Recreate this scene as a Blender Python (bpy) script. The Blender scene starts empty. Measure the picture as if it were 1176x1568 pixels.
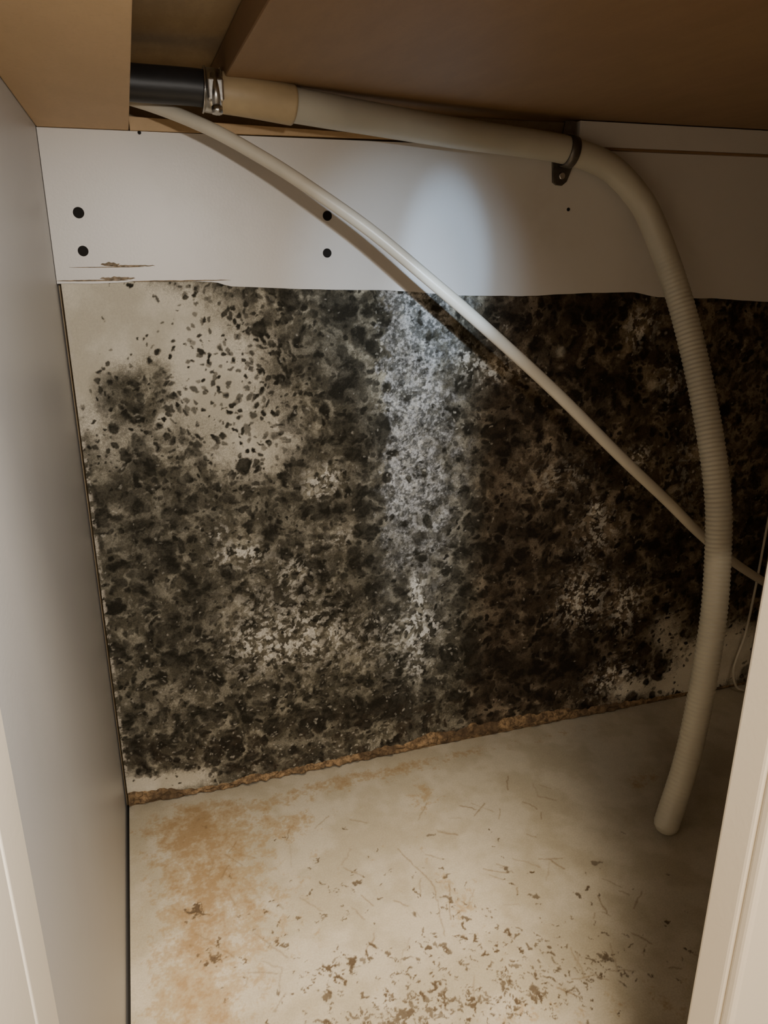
import bpy, bmesh, math, random
import numpy as np
from mathutils import Vector, noise as mn
random.seed(4)
col=bpy.context.collection

# ------------------------------------------------------------------ node helpers
class NT:
    def __init__(s,name):
        s.m=bpy.data.materials.new(name); s.m.use_nodes=True
        s.t=s.m.node_tree; s.t.nodes.clear()
        s.out=s.t.nodes.new("ShaderNodeOutputMaterial")
        s.b=s.t.nodes.new("ShaderNodeBsdfPrincipled")
        s.t.links.new(s.b.outputs[0],s.out.inputs[0])
        s.co=s.t.nodes.new("ShaderNodeTexCoord").outputs["Object"]
    def put(s,sock,v):
        if isinstance(v,bpy.types.NodeSocket): s.t.links.new(v,sock)
        elif isinstance(v,(tuple,list)):
            sock.default_value=tuple(v)+((1,) if len(v)==3 and len(sock.default_value)==4 else ())
        else: sock.default_value=v
    def math(s,op,a,b=0.0,c=0.0,clamp=False):
        n=s.t.nodes.new("ShaderNodeMath"); n.operation=op; n.use_clamp=clamp
        s.put(n.inputs[0],a); s.put(n.inputs[1],b); s.put(n.inputs[2],c); return n.outputs[0]
    def noise(s,scale,detail=4,rough=.55,co=None,dist=0,color=False):
        n=s.t.nodes.new("ShaderNodeTexNoise"); s.t.links.new(co or s.co,n.inputs["Vector"])
        n.inputs["Scale"].default_value=scale; n.inputs["Detail"].default_value=detail
        n.inputs["Roughness"].default_value=rough; n.inputs["Distortion"].default_value=dist
        return n.outputs["Color" if color else "Fac"]
    def step(s,v,lo,hi,a=0.,b=1.):
        n=s.t.nodes.new("ShaderNodeMapRange"); n.interpolation_type="SMOOTHSTEP"
        s.put(n.inputs[0],v); s.put(n.inputs[1],lo); s.put(n.inputs[2],hi); s.put(n.inputs[3],a); s.put(n.inputs[4],b)
        return n.outputs[0]
    def mix(s,f,a,b,mode="MIX"):
        n=s.t.nodes.new("ShaderNodeMix"); n.data_type="RGBA"; n.blend_type=mode
        s.put(n.inputs[0],f); s.put(n.inputs[6],a); s.put(n.inputs[7],b); return n.outputs[2]
    def mapping(s,scale=(1,1,1),rot=(0,0,0),co=None):
        n=s.t.nodes.new("ShaderNodeMapping"); s.t.links.new(co or s.co,n.inputs[0])
        n.inputs["Scale"].default_value=scale; n.inputs["Rotation"].default_value=rot; return n.outputs[0]
    def attr(s,name,out="Fac"):
        n=s.t.nodes.new("ShaderNodeAttribute"); n.attribute_name=name; return n.outputs[out]
    def bump(s,h,strength=.2,dist=.001):
        n=s.t.nodes.new("ShaderNodeBump"); n.inputs["Strength"].default_value=strength; n.inputs["Distance"].default_value=dist
        s.t.links.new(h,n.inputs["Height"]); s.t.links.new(n.outputs[0],s.b.inputs["Normal"])
    def fin(s,color,rough=.5,metal=0,spec=.5):
        s.put(s.b.inputs["Base Color"],color); s.put(s.b.inputs["Roughness"],rough)
        s.b.inputs["Metallic"].default_value=metal; s.b.inputs["Specular IOR Level"].default_value=spec
        return s.m

def simple(name,c,rough=.5,metal=0,var=.12,scale=30,bump=.1,bscale=300):
    n=NT(name); f=n.noise(scale,3,.6)
    c2=tuple(v*(1-var*2) for v in c)
    n.bump(n.noise(bscale,1),bump,.0006)
    return n.fin(n.mix(n.step(f,.35,.65),c2,c),rough,metal)

# ------------------------------------------------------------------ mesh helpers
def obj(name,me,mat=None,parent=None):
    o=bpy.data.objects.new(name,me); col.objects.link(o)
    if mat: me.materials.append(mat)
    if parent: o.parent=parent
    return o
def box(name,lo,hi,mat,bev=.0008,parent=None,seg=2):
    bm=bmesh.new(); bmesh.ops.create_cube(bm,size=1)
    for v in bm.verts:
        v.co=Vector([(lo[i]+hi[i])/2+v.co[i]*(hi[i]-lo[i]) for i in range(3)])
    if bev: bmesh.ops.bevel(bm,geom=list(bm.edges),offset=bev,segments=seg,affect="EDGES",profile=.5)
    me=bpy.data.meshes.new(name); bm.to_mesh(me); bm.free()
    return obj(name,me,mat,parent)
def slab_xz(name,top,bot,y0,y1,mat,parent=None):
    pts=[(x,z) for x,z in bot]+[(x,z) for x,z in reversed(top)]
    bm=bmesh.new()
    a=[bm.verts.new((x,y0,z)) for x,z in pts]; b=[bm.verts.new((x,y1,z)) for x,z in pts]
    n=len(pts); nb=len(bot)
    for i in range(n): bm.faces.new((a[i],a[(i+1)%n],b[(i+1)%n],b[i]))
    for i in range(nb-1):
        bm.faces.new((a[i],a[i+1],a[n-2-i],a[n-1-i])); bm.faces.new((b[i+1],b[i],b[n-1-i],b[n-2-i]))
    bmesh.ops.recalc_face_normals(bm,faces=bm.faces)
    me=bpy.data.meshes.new(name); bm.to_mesh(me); bm.free()
    return obj(name,me,mat,parent)
def catmull(P,n=40):
    P=[Vector(p) for p in P]; Q=[2*P[0]-P[1]]+P+[2*P[-1]-P[-2]]; out=[]
    for i in range(1,len(Q)-2):
        for k in range(n):
            t=k/n; a,b,c,d=Q[i-1:i+3]
            out.append(.5*((2*b)+(-a+c)*t+(2*a-5*b+4*c-d)*t*t+(-a+3*b-3*c+d)*t**3))
    out.append(P[-1]); return out
def resample(pts,step):
    L=[0]
    for a,b in zip(pts,pts[1:]): L.append(L[-1]+(b-a).length)
    n=int(L[-1]/step); out=[]; j=0
    for i in range(n+1):
        s=L[-1]*i/n
        while j<len(L)-2 and L[j+1]<s: j+=1
        t=(s-L[j])/max(1e-9,L[j+1]-L[j]); out.append((pts[j].lerp(pts[j+1],t),s))
    return out,L[-1]
def tube(name,P,rad,mat,step=.002,seg=28,parent=None,cap=True,roundend=None):
    pts,L=resample(catmull(P),step)
    bm=bmesh.new(); rings=[]; up=Vector((0,1,0)); N=len(pts)
    for i,(p,s) in enumerate(pts):
        tan=(pts[min(i+1,N-1)][0]-pts[max(i-1,0)][0]).normalized()
        up=(up-tan*up.dot(tan)).normalized(); side=tan.cross(up)
        r=rad(s,L) if callable(rad) else rad
        if roundend and L-s<roundend:
            k=1-(L-s)/roundend; r*=max(.05,math.sqrt(max(0,1-k*k)))
        rings.append([bm.verts.new(p+(up*math.cos(a)+side*math.sin(a))*r) for a in [2*math.pi*j/seg for j in range(seg)]])
    for a,b in zip(rings,rings[1:]):
        for j in range(seg): bm.faces.new((a[j],a[(j+1)%seg],b[(j+1)%seg],b[j]))
    if cap: bm.faces.new(rings[0][::-1]); bm.faces.new(rings[-1])
    bmesh.ops.recalc_face_normals(bm,faces=bm.faces)
    me=bpy.data.meshes.new(name); bm.to_mesh(me); bm.free()
    for p in me.polygons: p.use_smooth=True
    return obj(name,me,mat,parent)
def cyl(name,c,axis,r,h,mat,parent=None,seg=32,bev=.0004):
    bm=bmesh.new(); bmesh.ops.create_cone(bm,cap_ends=True,segments=seg,radius1=r,radius2=r,depth=h)
    if bev: bmesh.ops.bevel(bm,geom=[e for e in bm.edges if len(e.link_faces)==2 and e.calc_face_angle()>.8],offset=bev,segments=2,affect="EDGES")
    q=Vector((0,0,1)).rotation_difference(Vector(axis).normalized())
    for v in bm.verts: v.co=q@v.co+Vector(c)
    me=bpy.data.meshes.new(name); bm.to_mesh(me); bm.free()
    for p in me.polygons: p.use_smooth=len(p.vertices)==4
    return obj(name,me,mat,parent)
def empty(name):
    o=bpy.data.objects.new(name,None); col.objects.link(o); o.empty_display_size=.02; return o

# ------------------------------------------------------------------ materials
def melamine(name,c,dirt=.15,dc=(.25,.19,.12)):
    n=NT(name); d=n.step(n.noise(9,4,.65),.5,.8,0,dirt)
    n.bump(n.noise(420,1),.12,.0004)
    return n.fin(n.mix(d,c,dc),.38)
M_rail=melamine("rail_melamine",(.68,.65,.61),.15)
M_side=melamine("side_melamine",(.56,.555,.555),.08)
M_right=melamine("right_melamine",(.42,.36,.29),.3)
M_door=melamine("door_painted",(.92,.84,.71),.03)
def board(name,a,b,c):
    n=NT(name); s=n.mapping((1,.25,1)); f=n.noise(60,4,.7,s); g=n.noise(350,2,.6)
    k=n.mix(n.step(f,.35,.68),a,b); k=n.mix(n.step(g,.55,.7,0,.4),k,c)
    n.bump(f,.15,.0005); return n.fin(k,.6)
M_ceil=board("brown_hardboard",(.27,.165,.085),(.30,.185,.095),(.24,.145,.075))
M_tan=board("tan_fibreboard",(.56,.38,.20),(.60,.41,.22),(.50,.34,.175))
M_back=board("backing_board",(.34,.24,.13),(.40,.29,.16),(.28,.20,.11))
def chip():
    n=NT("wet_chipboard"); f=n.noise(170,4,.75); g=n.noise(30,4,.6)
    k=n.mix(n.step(f,.36,.62),(.10,.062,.032),(.36,.235,.12)); k=n.mix(n.step(g,.44,.60,0,.75),k,(.075,.046,.024))
    n.bump(f,.9,.003); return n.fin(k,.9)
M_chip=chip()
M_black=simple("black_rubber",(.02,.02,.022),.45)
M_hose=simple("beige_pvc",(.53,.50,.41),.42,var=.05,scale=12)
M_cuff=simple("tan_rubber_cuff",(.50,.38,.22),.5,var=.06)
M_tube=simple("white_pvc_tube",(.62,.57,.47),.35,var=.06,scale=15)
M_steel=simple("zinc_steel",(.62,.60,.56),.28,1,var=.1,scale=80)
M_clip=simple("dull_grey_metal",(.20,.18,.16),.4,.8,var=.2,scale=60)
M_dark=simple("hole_dark",(.01,.008,.006),.9)

# ------------------------------------------------------------------ numpy painting tools
def perlin(x,y,cell,seed):
    r=np.random.RandomState(seed); n=256
    ang=r.rand(n,n)*2*np.pi; gx=np.cos(ang); gy=np.sin(ang)
    X=x/cell+37.3; Y=y/cell+91.7; xi=np.floor(X).astype(int); yi=np.floor(Y).astype(int); fx=X-xi; fy=Y-yi
    u=fx*fx*fx*(fx*(fx*6-15)+10); v=fy*fy*fy*(fy*(fy*6-15)+10)
    def g(a,b): return gx[(xi+a)%n,(yi+b)%n]*(fx-a)+gy[(xi+a)%n,(yi+b)%n]*(fy-b)
    return ((g(0,0)*(1-u)+g(1,0)*u)*(1-v)+(g(0,1)*(1-u)+g(1,1)*u)*v)*1.4
def fbm(x,y,cell,octv,seed,rough=.55):
    s=0;a=1;t=0
    for o in range(octv):
        s=s+a*perlin(x,y,cell/2**o,seed+o); t+=a*.6; a*=rough
    return s/t
def S(v,lo,hi):
    t=np.clip((v-lo)/(hi-lo),0,1); return t*t*(3-2*t)
def G2(x,y,cx,cy,rx,ry,amp=1.): return amp*np.exp(-(((x-cx)/rx)**2+((y-cy)/ry)**2))
def seg(x,y,a,b,w):
    a=np.array(a);b=np.array(b);d=b-a;t=np.clip(((x-a[0])*d[0]+(y-a[1])*d[1])/(d@d),0,1)
    return np.exp(-(((x-a[0]-t*d[0])**2+(y-a[1]-t*d[1])**2)/w**2))
def grid_np(name,P):
    ny,nx=P.shape[:2]; me=bpy.data.meshes.new(name)
    i=np.arange((ny-1)*(nx-1)); r=i//(nx-1); c=i%(nx-1); a=r*nx+c
    q=np.stack([a,a+1,a+nx+1,a+nx],1)
    me.vertices.add(nx*ny); me.vertices.foreach_set("co",P.reshape(-1).astype(np.float32))
    me.loops.add(q.size); me.loops.foreach_set("vertex_index",q.reshape(-1).astype(np.int32))
    me.polygons.add(len(q)); me.polygons.foreach_set("loop_start",(np.arange(len(q))*4).astype(np.int32))
    me.update(calc_edges=True); me.validate(); me.polygons.foreach_set("use_smooth",np.ones(len(q),bool)); return me
def setattr_(me,name,arr):
    a=me.attributes.new(name,"FLOAT","POINT"); a.data.foreach_set("value",np.asarray(arr,dtype=np.float32).reshape(-1))
def setcol(me,name,rgb):
    a=me.attributes.new(name,"FLOAT_COLOR","POINT"); h=np.ones(rgb.shape[:-1]+(4,),np.float32); h[...,:3]=rgb
    a.data.foreach_set("color",h.reshape(-1))
def lerp(a,b,t): 
    t=t[...,None] if np.ndim(t) else t
    return a*(1-t)+b*t
A3=lambda *c: np.array(c,dtype=float)

# ------------------------------------------------------------------ room shell
X1=.838; YF=-.50
box("wall_left",(-.018,-.478,-.1),(0,.03,.76),M_side,.001)
box("wall_right",(X1,YF,-.1),(X1+.018,.03,.76),M_right,.001)
box("wall_back",(-.018,.022,-.1),(X1+.018,.034,.76),M_back,0)

# floor ---------------------------------------------------------------
nx,ny=960,600
FX=(X1*1000-.2-3.5)/(nx-1); FY=522/(ny-1)
gx,gy=np.meshgrid(np.linspace(3.5,X1*1000-.2,nx),np.linspace(-500,22,ny))
x,y=gx,gy
wx=x+fbm(x,y,14,4,900,.65)*7; wy=y+fbm(x,y,14,4,930,.65)*7
st=(G2(x,y,65,-50,52,42,.66)+G2(x,y,60,-150,44,70,.54)+G2(x,y,56,-250,46,60,.54)+G2(x,y,110,-110,60,70,.38)+G2(x,y,45,-330,80,50,.62)
   +G2(x,y,568,-130,32,18,.48)+G2(x,y,230,-32,120,16,.44)+G2(x,y,300,-230,24,56,.38)+G2(x,y,200,-360,170,30,.45)+G2(x,y,420,-22,200,12,.34)+G2(x,y,450,-390,60,30,.35)
   +G2(x,y,320,-80,22,34,.42)+G2(x,y,170,-75,38,24,.42)+G2(x,y,130,-200,50,50,.30)+G2(x,y,250,-130,60,50,.16)-.04)
stn=st+.50*fbm(x,y,18,6,11,.75)+.12*fbm(x,y,3,3,31)
base=lerp(A3(.42,.375,.28),A3(.50,.455,.36),S(fbm(x,y,60,4,5,.6),-.35,.35))
base=base*(1+.07*fbm(x,y,12,4,15,.7))[...,None]
k=lerp(base,A3(.34,.235,.115),S(stn,.28,.52)*.62)
k=lerp(k,A3(.27,.165,.068),S(stn,.52,.80)*.7)
k=lerp(k,A3(.15,.09,.038),S(stn,.92,1.15)*.75)
ch=np.zeros_like(x); rs=np.random.RandomState(5)
def flake(cx,cy,l,w,a,s=1.):
    R=max(l,w)+8; ix=slice(max(0,int((cx-R-3.5)/FX)),max(0,int((cx+R-3.5)/FX)+1)); iy=slice(max(0,int((cy-R+500)/FY)),max(0,int((cy+R+500)/FY)+1))
    X=wx[iy,ix]-cx; Y=wy[iy,ix]-cy
    if X.size==0: return
    u=(X*math.cos(a)+Y*math.sin(a))/l; v=(-X*math.sin(a)+Y*math.cos(a))/w
    ch[iy,ix]=np.maximum(ch[iy,ix],s*S(1-np.sqrt(u*u+v*v),-.05,.3))
cl_=[(168,-264,26,18,34),(74,-222,16,8,12),(150,-322,60,18,90),(225,-320,60,18,150),(310,-335,60,24,150),(290,-240,50,30,44),(130,-220,60,40,44),(385,-330,60,30,60),(95,-330,50,20,65),(60,-165,10,5,8),(260,-285,120,30,140),(420,-260,90,60,24),(250,-170,120,60,44)]
for cx,cy,sx,sy,nn in cl_:
    for _ in range(nn):
        big=rs.rand()<.18
        flake(cx+rs.randn()*sx*.6,cy+rs.randn()*sy*.6,rs.uniform(2.4,5.2) if big else rs.uniform(1,2.8),rs.uniform(1.5,2.8) if big else rs.uniform(.75,1.5),rs.choice([2.3,2.0,.8,2.6])+rs.randn()*.3,rs.uniform(.7,1))
for a in [(166,-260,7,3,2.1),(172,-272,7,2.8,1.9),(188,-262,6,4.5,1.5),(74,-219,4.5,2.2,2.4),(66,-224,4,2,.6),(60,-163,9,2.8,2.9),(70,-168,6,2,2.5)]: flake(*a)
lines=[((267,-147),(285,-205)),((285,-205),(273,-260)),((320,-90),(300,-115)),((60,-190),(90,-225)),((110,-205),(135,-240)),((300,-205),(285,-245))]
sc=np.zeros_like(x)
for _ in range(80):
    cx=rs.uniform(70,480);cy=rs.uniform(-360,-90);a=rs.choice([2.2,2.4,.9,1.2,2.7])+rs.uniform(-.3,.3);l=rs.uniform(6,28)
    lines.append(((cx,cy),(cx+math.cos(a)*l,cy+math.sin(a)*l)))
for a,b in lines: sc=np.maximum(sc,seg(wx*.3+x*.7,wy*.3+y*.7,a,b,.7)*rs.uniform(.35,.95))
k=lerp(k,A3(.18,.12,.06),sc*.85)
k=lerp(k,A3(.07,.045,.025),ch*.95)
me=grid_np("floor",np.stack([gx/1000,gy/1000,-.0005*ch],-1)); setcol(me,"col",k); setattr_(me,"st",S(stn,.2,.8))
n=NT("stained_floor_laminate"); f=n.noise(600,2,.6)
n.bump(n.noise(150,3,.6),.12,.0006)
obj("floor",me,n.fin(n.mix(n.step(f,.3,.7,0,.22),n.attr("col","Color"),(.20,.15,.09)),n.step(n.attr("st"),0,1,.36,.6)))
box("gap_shade_base",(-.018,YF,-.1),(X1,.03,-.012),M_dark,0)  # near-black base added below; its colour paints the shade in the floor-edge gap

# ------------------------------------------------------------------ back panel with mould
top=[(0,556),(40,556),(87,558),(136,556),(148,552),(228,548),(307,546),(377,540),(450,538),(528,540),(585,540),(619,534),(699,531),(769,526),(838,524)]
bot=[(0,18),(4,19),(30,15),(48,13),(80,7),(112,6),(128,11),(158,9),(188,9),(220,11),(251,10),(290,14),(325,12),(345,19),(359,23),(394,17),(411,23),(440,20),(465,22),(500,20),(540,19),(569,13),(620,12),(680,9),(742,7),(838,4)]
tx,tz=zip(*top); bx,bz=zip(*bot)
def zt(xm): return float(np.interp(xm,tx,tz))
def zb(xm): return float(np.interp(xm,bx,bz))+3.0*mn.fractal(Vector((xm*.09,3.1,0)),1,2,4)*(1 if xm<690 else .3)
NX,NZ=1200,790
xl=np.linspace(3.5,X1*1000-.5,NX); lo=np.array([zb(v) for v in xl]); hi=np.array([zt(v)+4 for v in xl])
t=np.linspace(0,1,NZ)[:,None]; x=np.repeat(xl[None],NZ,0); z=lo[None]*(1-t)+hi[None]*t
dx=(xl[-1]-xl[0])/(NX-1); dz=540/(NZ-1)
wx=x+fbm(x,z,7,3,200,.6)*1.8+fbm(x,z,40,2,260)*5; wz=z+fbm(x,z,7,3,230,.6)*1.8+fbm(x,z,40,2,290)*5
cl0=(G2(x,z,10,530,46,46,1.3)+G2(x,z,75,522,50,34,.80)+G2(x,z,120,455,50,40,.66)+G2(x,z,165,398,46,32,.60)+G2(x,z,0,470,26,36,.8)+G2(x,z,140,495,60,60,.34)
   -G2(x,z,60,455,28,20,.5)-G2(x,z,75,482,14,14,.3)+G2(x,z,45,22,46,11,1.1)+G2(x,z,5,24,14,20,.7)+G2(x,z,78,430,6,6,.9)+G2(x,z,30,410,40,30,.3)
   +G2(x,z,785,55,62,42,1.25)+G2(x,z,735,25,60,18,.9)+G2(x,z,640,30,34,14,.55)+G2(x,z,690,110,25,30,.5)
   +G2(x,z,502,478,5,5,.9)+G2(x,z,624,436,8,6,.6))
cl=np.clip(cl0+.22*fbm(x,z,14,4,41,.7)*(1-np.abs(cl0*2-1).clip(0,1)*.6),0,1)
ri=S(x,385,440)
gr=S(x+16*fbm(x,z,18,4,51,.65),295,303)*(1-S(x+40*fbm(x,z,26,4,55,.65),345,402))*S(z+60*fbm(x,z,24,3,57),180,330)  # grey granular mould streak, with the torch beam's brightening partly painted in
W=sum(G2(x,z,*a) for a in [(236,357,18,13,1.1),(225,345,12,10,.6),(144,284,24,13,.9),(125,310,8,8,.8),(158,175,34,28,.75),(216,172,46,26,.85),(190,215,60,40,.40),(339,212,9,22,1.3),(345,168,22,16,1.2),(340,125,10,30,.7),
  (559,172,30,34,1.0),(622,154,20,28,1.0),(424,462,36,12,.9),(390,480,14,16,.6),(617,351,16,12,.8),(600,500,20,20,.7),(650,440,16,30,.5),(615,51,32,22,.9),(300,150,40,40,.30),(520,335,36,20,.4),(570,260,26,26,.6),(565,290,10,14,.7),(200,260,20,16,.5),(250,290,14,10,.5),(330,400,40,120,.25),(690,330,20,60,.3)])
W=np.clip(W,0,1.2)
H2=np.clip(sum(G2(x,z,*a) for a in [(480,345,30,40,.9),(512,330,20,20,.6),(592,505,18,16,.9),(624,436,16,16,.8),(565,290,16,20,.8),(625,345,14,14,.8),(445,470,34,16,.8),(700,490,20,40,.5),(750,350,60,140,.75),(650,185,22,34,.8),(384,345,14,40,.5),
  (190,415,24,34,.6),(258,470,16,20,.6),(240,300,40,40,.4),(60,330,50,40,.35),(420,230,30,30,.4),(120,220,60,30,.3),(560,400,20,20,.5),(470,150,20,30,.4),(60,120,40,30,.4)]),0,1)
D=np.clip(sum(G2(x,z,*a) for a in [(256,525,22,18,.6),(545,522,40,22,.7),(545,78,38,26,.9),(560,440,24,16,.7),(270,400,22,60,.45),(230,470,40,30,.3),
  (430,400,22,50,.6),(440,250,50,40,.6),(460,100,70,34,.8),(250,80,70,26,.5),(110,150,50,50,.2),(480,480,30,18,.5),(655,470,24,24,.5),(690,230,26,40,.3),(300,60,60,20,.5),(280,260,40,40,.3)]),0,1)
cream=lerp(A3(.52,.475,.375),A3(.64,.59,.485),S(fbm(x,z,50,4,61),-.4,.5))
ins=lerp(A3(.115,.102,.072),A3(.35,.32,.245),S(fbm(wx,wz,16,5,65,.62),-.2,.45))
ins=lerp(ins,lerp(A3(.085,.062,.038),A3(.28,.22,.15),S(fbm(wx,wz,22,5,66,.6),-.15,.45)),ri)
light=lerp(ins,cream,S(cl,.05,.5))
light=lerp(light,lerp(A3(.10,.10,.095),A3(.52,.51,.495),S(fbm(x,z,3.4,3,69,.75)*.6+fbm(wx,wz,12,3,70)*.6,-.22,.35)),gr*.85)
Wn=np.clip(W*1.4*S(fbm(wx,wz,9,5,71,.62),.10,.22),0,1)
Hn=H2*S(fbm(wx,wz,15,5,73,.6),-.04,.16)
light=lerp(light,lerp(A3(.38,.345,.275),A3(.33,.27,.19),ri),Hn*.85)
light=lerp(light,A3(.68,.645,.565),Wn*.95)
A=np.zeros_like(x); rs=np.random.RandomState(12)
def zidx(cx,cz): return (cz-float(np.interp(cx,xl,lo)))/float(np.interp(cx,xl,hi-lo))*(NZ-1)
def stamp(cx,cz,r,a,soft):
    R=r*1.25+7; zi=zidx(cx,cz)
    i0=max(0,int((cx-R-3.5)/dx));i1=int((cx+R-3.5)/dx)+1;j0=max(0,int(zi-R/dz));j1=int(zi+R/dz)+1
    if i1<=i0 or j1<=j0: return
    X=wx[j0:j1,i0:i1]
    if X.size==0: return
    d=np.sqrt((X-cx)**2+(wz[j0:j1,i0:i1]-cz)**2)/r
    A[j0:j1,i0:i1]=1-(1-A[j0:j1,i0:i1])*(1-a*(1-S(d,1-soft,1+soft*.4)))
def samp(arr,cx,cz):
    i=min(NX-1,max(0,int((cx-3.5)/dx))); j=min(NZ-1,max(0,int((cz-lo[i])/(hi[i]-lo[i])*(NZ-1)))); return arr[j,i]
dens=np.clip(1.06-cl*1.35,0.0,1)*(1-.45*np.clip(W,0,1))*(1-.35*gr)*(1-.3*H2)
dsm=np.clip(1.04-cl0*.95,0,1)*(1-.3*H2)
for rmin,rmax,N,a0,a1,soft in [(10,24,300,.2,.5,.8),(6,12,460,.55,.95,.3),(3.5,6.5,2000,.4,.9,.32),(1.8,3.6,5600,.5,.95,.28),(.9,1.8,7000,.4,.9,.35)]:
    for _ in range(N):
        cx=rs.uniform(4,837);cz=rs.uniform(0,560)
        p=samp(dens,cx,cz) if rmax>5 else samp(dsm,cx,cz)*.8
        if rs.rand()<p*(p if rmax>5 else 1): stamp(cx,cz,rs.uniform(rmin,rmax)*(.66+.34*min(1,p*1.2)),rs.uniform(a0,a1),soft)
zone=np.clip(G2(x,z,165,480,62,70,1)+G2(x,z,60,455,50,40,.7)+G2(x,z,170,400,60,40,.6),0,1)
for _ in range(1500):
    cx=rs.uniform(20,290);cz=rs.uniform(340,558)
    if rs.rand()<samp(zone,cx,cz)*.7: stamp(cx,cz,rs.uniform(1.2,3.2),rs.uniform(.55,.95),.3)
A=1-(1-A)*(1-.45*dens*S(fbm(x,z,45,3,85),-.7,.2))
haze=S(fbm(wx,wz,30,4,81,.6),.05,.55)*(1-D)*(1-cl)
A=A*(1-.24*haze)*(1-.72*Wn)*(1-.42*Hn)
A=A*(1-.45*gr*S(fbm(wx,wz,12,5,83,.6),-.10,.18))
A=1-(1-A)*(1-D*.8)
A=np.clip((A-.5)*1.15+.53,0,1)*S(A,0,.15)
for cx,cz,r in [(299,518,11),(299,408,10.5),(353,298,6.5),(345,253,6),(640,60,7),(655,90,8),(286,490,8),(520,505,9),(668,500,7),(590,470,8),(250,455,8),(640,75,6),(310,380,6),(596,300,8),(505,420,7),(262,520,9),(575,515,7),(612,475,6),(560,385,8),(240,430,7),(270,330,9),(302,450,6),(306,350,7),(395,400,8),(392,330,7),(372,235,7),(350,500,5)]: stamp(cx,cz,r,.97,.3)
dark=lerp(A3(.020,.018,.012),A3(.062,.056,.041),S(fbm(wx,wz,12,4,91,.6),-.3,.6))
dark=lerp(dark,lerp(A3(.014,.010,.006),A3(.050,.035,.021),S(fbm(wx,wz,20,4,95,.6),-.2,.6)),np.clip(ri+S(z,110,40)*.6,0,1))
k=lerp(light,dark,np.clip(A*1.02,0,1))
B=np.zeros_like(x)
def speck(cx,cz,r,a):
    R=r*1.6+2; zi=zidx(cx,cz)
    i0=max(0,int((cx-R-3.5)/dx));i1=int((cx+R-3.5)/dx)+1;j0=max(0,int(zi-R/dz));j1=int(zi+R/dz)+1
    ci=min(NZ-1,max(0,int(zi))),min(NX-1,max(0,int((cx-3.5)/dx)))
    X=wx[j0:j1,i0:i1]-wx[ci]
    if X.size==0 or j1<=j0: return
    Z=wz[j0:j1,i0:i1]-wz[ci]
    d=np.sqrt(X**2+Z**2)/r
    B[j0:j1,i0:i1]=np.maximum(B[j0:j1,i0:i1],a*(1-S(d,.5,1.15)))
sd=np.clip(.10+W*1.2+.38*S(250-z,0,150)*S(420-x,0,120)+.15*gr-ri*.04,0,1)*(1-.7*D)*(1-cl*.8)
for _ in range(17000):
    cx=rs.uniform(4,837);cz=rs.uniform(4,555);p=samp(sd,cx,cz)
    if rs.rand()<p*.8:
        w=samp(W,cx,cz); speck(cx,cz,rs.uniform(.55,1.1)+rs.rand()**3*2.8*min(1,w+.25),rs.uniform(.12,.5)+.5*min(1,w)*rs.rand())
k=lerp(k,lerp(A3(.60,.565,.48),A3(.46,.38,.27),ri*.6),np.clip(B,0,1))
ed=(1-S(x-3.5,1.5,4.5))*S(fbm(x,z,9,4,120,.7),-.05,.15)
k=lerp(k,A3(.55,.50,.42),ed*.8)
fine=fbm(x,z,2.2,2,99)*(1-.75*S(cl,.3,.8))
k=k*np.clip(1+.25*fine,.5,1.6)[...,None]
yy=.0035-.0012*np.exp(-((z-lo[None])/6)**2)*(1+fbm(x,z,20,2,103))-.0003*A-.0004*B
me=grid_np("mouldy_back_panel",np.stack([x/1000,yy,z/1000],-1)); setcol(me,"col",k); setattr_(me,"rg",np.clip(1-S(cl,.3,.9)*.8,0,1))
n=NT("black_mould"); f=n.noise(1100,2,.7)
c_=n.mix(n.attr("rg"),n.attr("col","Color"),n.mix(1.0,n.attr("col","Color"),n.mix(n.step(f,.32,.68),(.74,.74,.74),(1.26,1.26,1.26)),"MULTIPLY"))
n.bump(n.math("MULTIPLY",n.noise(420,3,.7),n.attr("rg")),.3,.001)
obj("mouldy_back_panel",me,n.fin(c_,.85,spec=.2))

cx_=np.linspace(4,837,420); P=np.zeros((9,420,3))
for i,xx in enumerate(cx_):
    top_=zb(xx)+3.0
    for j in range(9):
        t=j/8; b=(.7+.9*mn.noise(Vector((xx*.12,t*3,0))))*(1-.6*float(S(np.array(xx),600,700)))
        P[j,i]=(xx/1000,.0045-.008*math.sin(math.pi*t)*b,-.001+t*top_/1000)
obj("swollen_chipboard_edge",grid_np("swollen_chipboard_edge",P),M_chip)

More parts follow.
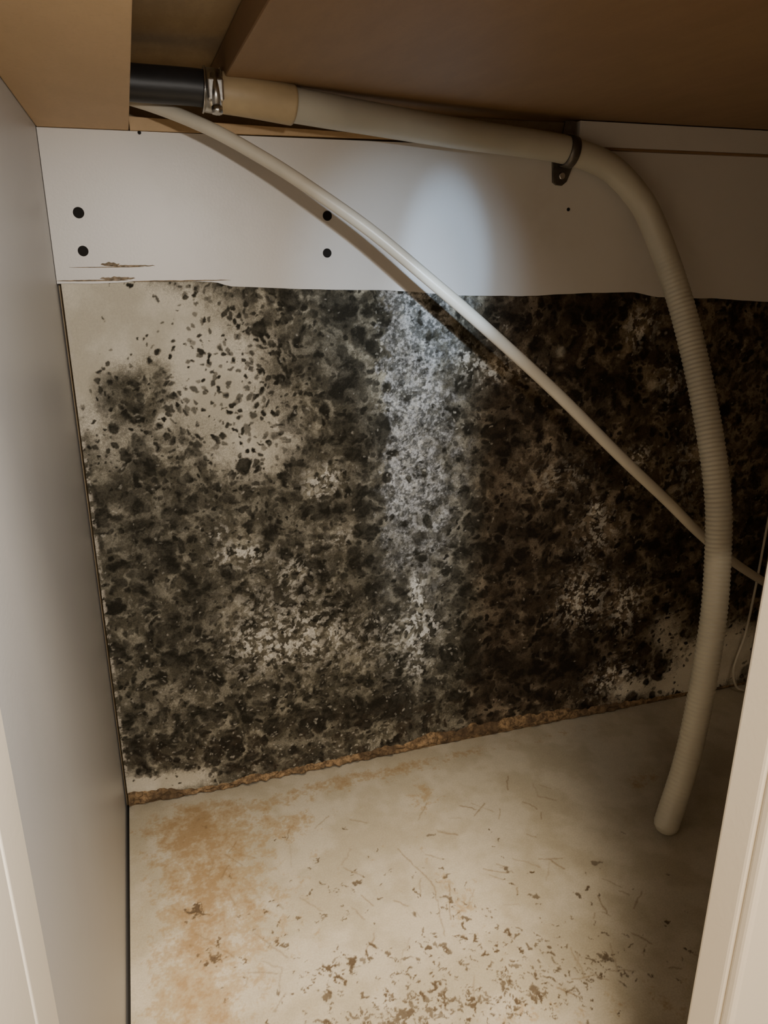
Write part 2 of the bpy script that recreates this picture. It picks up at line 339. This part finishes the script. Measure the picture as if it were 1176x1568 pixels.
# ------------------------------------------------------------------ white rail above panel
xs=sorted(set([0.5]+list(range(6,838,6))+[837.5]))
rb=[(xx/1000,(zt(xx)+.5*mn.noise(Vector((xx*.05,0,0))))/1000) for xx in xs]; rt=[(xx/1000,.679) for xx in xs]
rail=slab_xz("mounting_rail",rt,rb,0,.018,M_rail)
for i,(hx,hz,r) in enumerate([(25,614,4.6),(25,583,4.4),(243,614,4.4),(242,581,4.2),(497,623,1.8),(618,608,2.0),(81,678,1.5)]):
    cyl("screw_hole_%d"%(i+1),(hx/1000,-.0001,hz/1000),(0,1,0),r/1000,.0006,M_dark,rail,24,0)
M_scuff=simple("torn_laminate",(.33,.25,.16),.8,var=.25,scale=200)
for i,(a,b,zz,h) in enumerate([(12,74,569.5,.5),(42,84,570.5,1.1),(38,54,572,2.2),(0,60,558.4,1.0),(36,66,560,2),(60,150,557.4,.8)]):
    pb=[];pt=[]
    for q in range(21):
        xx=a+(b-a)*q/20; e=math.sin(math.pi*q/20)**.5
        m1=mn.noise(Vector((xx*.3,i*7,0)))*h
        pb.append((xx/1000,(zz-h*e*.6+m1*.4)/1000)); pt.append((xx/1000,(zz+h*e*.6+m1*.6)/1000+.0001))
    slab_xz("laminate_chip_%d"%(i+1),pt,pb,-.0003,.0002,M_scuff,rail)
n1=20
slab_xz("timber_packer",[( .0735+i*.0125,.6895-.0003*i) for i in range(n1+1)],[( .0735+i*.0125,.6792+.0001*i) for i in range(n1+1)],-.004,.02,M_tan)
sp=box("spacer_strip",(.50,-.006,.6815),(X1-.0005,.02,.7045),M_rail,.0005)
box("raw_edge",(.53,-.0062,.6792),(X1-.0008,.019,.6814),M_ceil,.0003,sp)
box("ceiling",(.143,YF+.02,.7055),(X1,.018,.730),M_ceil,.0015)
box("countertop",(-.018,YF-.02,.7305),(X1+.018,.034,.765),M_back,.002)
box("support_board",(.0003,YF,.6795),(.0726,.021,.689),M_tan,.0008)

# ------------------------------------------------------------------ drain hose
mm=lambda L:[tuple(v/1000 for v in p) for p in L]
H=empty("drain_hose")
tube("rubber_section",mm([(50,-91,702.5),(75,-90,700),(123,-90,699),(150,-90,696)]),.0128,M_black,.003,parent=H)
tube("cuff",mm([(132,-90,697.5),(160,-90,695),(196,-85,691.5)]),lambda s,L:.0146 if s>.006 else .0138,M_cuff,.002,parent=H)
def hr(s,L):
    amp=.00050*float(S(np.array(s),.44,.58))*(1-.6*float(S(np.array(s),L-.16,L-.05)))
    return .0129+amp*math.sin(2*math.pi*s/.0046)
tube("hose_body",mm([(180,-88,693),(222,-76,690.5),(264,-60,689),(355,-36,684),(430,-22,680.5),(480,-17,676),(525,-17.5,664),(556,-21,642),(578,-30,610),(600,-60,534),(609,-100,446),(610,-140,353),(606,-160,279),(593,-180,205),(569,-200,89),(536,-217,6)]),hr,M_hose,.00085,seg=36,parent=H,roundend=.012)
K=empty("hose_clamp")
def bandring(name,c,axis,r,w,t,mat,parent):
    prof=[(r,-w/2),(r+t,-w/2+.0003),(r+t+.0003,0),(r+t,w/2-.0003),(r,w/2)]
    bm=bmesh.new(); q=Vector((0,0,1)).rotation_difference(Vector(axis).normalized()); n=48
    R=[[bm.verts.new(q@Vector((a*math.cos(2*math.pi*i/n),a*math.sin(2*math.pi*i/n),b))+Vector(c)) for a,b in prof] for i in range(n)]
    for i in range(n):
        for j in range(5): bm.faces.new((R[i][j],R[(i+1)%n][j],R[(i+1)%n][(j+1)%5],R[i][(j+1)%5]))
    bmesh.ops.recalc_face_normals(bm,faces=bm.faces)
    me=bpy.data.meshes.new(name); bm.to_mesh(me); bm.free()
    for p in me.polygons: p.use_smooth=True
    return obj(name,me,mat,parent)
bandring("band",(.1335,-.09,.6975),(1,0,-.07),.0142,.013,.0009,M_steel,K)
bandring("band_edge_a",(.1275,-.09,.6979),(1,0,-.07),.0146,.0018,.0013,M_steel,K)
bandring("band_edge_b",(.1395,-.09,.6971),(1,0,-.07),.0146,.0018,.0013,M_steel,K)
box("screw_housing",(.1285,-.1105,.688),(.1405,-.1035,.703),M_steel,.0015,K,3)
cyl("worm_screw",(.1345,-.1085,.6945),(0,.15,1),.0033,.024,M_steel,K)
cyl("screw_head",(.1345,-.1105,.6815),(0,.15,1),.0045,.005,M_steel,K,6)
P=empty("pipe_clip")
bandring("strap",(.4835,-.0172,.6748),(1,-.02,-.18),.0135,.010,.0012,M_clip,P)
slab_xz("tab",[(.474,.668),(.482,.668),(.490,.667),(.497,.664)],[(.476,.648),(.480,.6455),(.486,.645),(.491,.649)],-.0035,-.0002,M_clip,P)
slab_xz("upper_tab",[(.482,.703),(.488,.7035),(.494,.703)],[(.479,.684),(.487,.684),(.494,.684)],-.0085,-.0065,M_clip,P)
cyl("screw_head",(.4845,-.0045,.654),(0,1,0),.0032,.0022,M_steel,P)
tube("flexible_water_tube",mm([(20,-50,703),(75,-55,695),(126,-75,676),(169,-90,653),(206,-105,629),(250,-120,598),(296,-135,560),(340,-145,523.5),(410,-150,465),(491,-140,397),(560,-125,343),(630,-105,288),(720,-65,228),(830,-20,162)]),.0053,M_tube,.003,24)
tube("thin_cable",mm([(826,-4,330),(820,-5,250),(817,-6,160),(812,-7,90),(800,-9,40),(806,-12,12),(820,-14,3)]),.0016,M_tube,.003,12)

# ------------------------------------------------------------------ doors
d=empty("cabinet_door")
box("door_slab",(.314,-.524,-.12),(.88,-.503,.70),M_door,.0025,d,3)
box("door_frame_stile",(.3145,-.531,-.12),(.40,-.5235,.70),M_door,.0025,d,3)
box("door_frame_rail",(.40,-.531,.62),(.88,-.5235,.70),M_door,.0025,d,3)
d2=empty("cabinet_door.001")
box("door_slab",(-.024,-1.0,-.12),(-.004,-.512,.70),M_door,.003,d2,3)
box("door_frame_stile",(-.004,-.60,-.12),(.001,-.514,.70),M_door,.002,d2,3)
box("trim_1",(-.018,-.5125,-.1),(.0008,-.4785,.7),M_door,.0015,None,3)

# ------------------------------------------------------------------ lights
def spot(name,loc,tgt,power,ang,blend,colr,size=.004,scale=None):
    l=bpy.data.lights.new(name,"SPOT"); l.energy=power; l.spot_size=math.radians(ang); l.spot_blend=blend; l.color=colr; l.shadow_soft_size=size
    o=bpy.data.objects.new(name,l); col.objects.link(o); o.location=loc
    o.rotation_euler=(Vector(tgt)-Vector(loc)).to_track_quat("-Z","Y").to_euler()
    if scale: o.scale=scale
    return o
spot("torch_wide",(.12,-.75,.635),(.01,0,.23),10.5,84,.8,(1,.935,.85),.008)
spot("torch_beam",(.13,-.75,.635),(.362,0,.560),13,16,.75,(.44,.68,1),.004,(.5,1,1))
spot("torch_beam_soft",(.13,-.75,.635),(.322,0,.54),10,24,1,(.58,.78,1),.004,(.85,1,1))
spot("torch_beam_tail",(.13,-.75,.635),(.338,0,.36),11,40,1,(.75,.86,1),.004,(.26,1,1))
def area(name,loc,tgt,power,size,colr):
    l=bpy.data.lights.new(name,"AREA"); l.energy=power; l.size=size; l.color=colr
    o=bpy.data.objects.new(name,l); col.objects.link(o); o.location=loc
    o.rotation_euler=(Vector(tgt)-Vector(loc)).to_track_quat("-Z","Y").to_euler(); return o
area("room_lamp",(.12,-1.15,1.8),(.15,-.5,.2),75,.4,(1,.83,.62))
w=bpy.data.worlds.new("room"); bpy.context.scene.world=w; w.use_nodes=True
w.node_tree.nodes["Background"].inputs[0].default_value=(1,.80,.58,1); w.node_tree.nodes["Background"].inputs[1].default_value=.22

# ------------------------------------------------------------------ camera
cd=bpy.data.cameras.new("camera"); cam=bpy.data.objects.new("camera",cd); col.objects.link(cam)
cam.location=(.06,-.75,.585); cam.rotation_euler=(math.radians(90-18.9),0,math.radians(-17.65))
cd.sensor_fit="VERTICAL"; cd.sensor_height=36; cd.lens=36*1178/1568; cd.clip_start=.01
bpy.context.scene.camera=cam
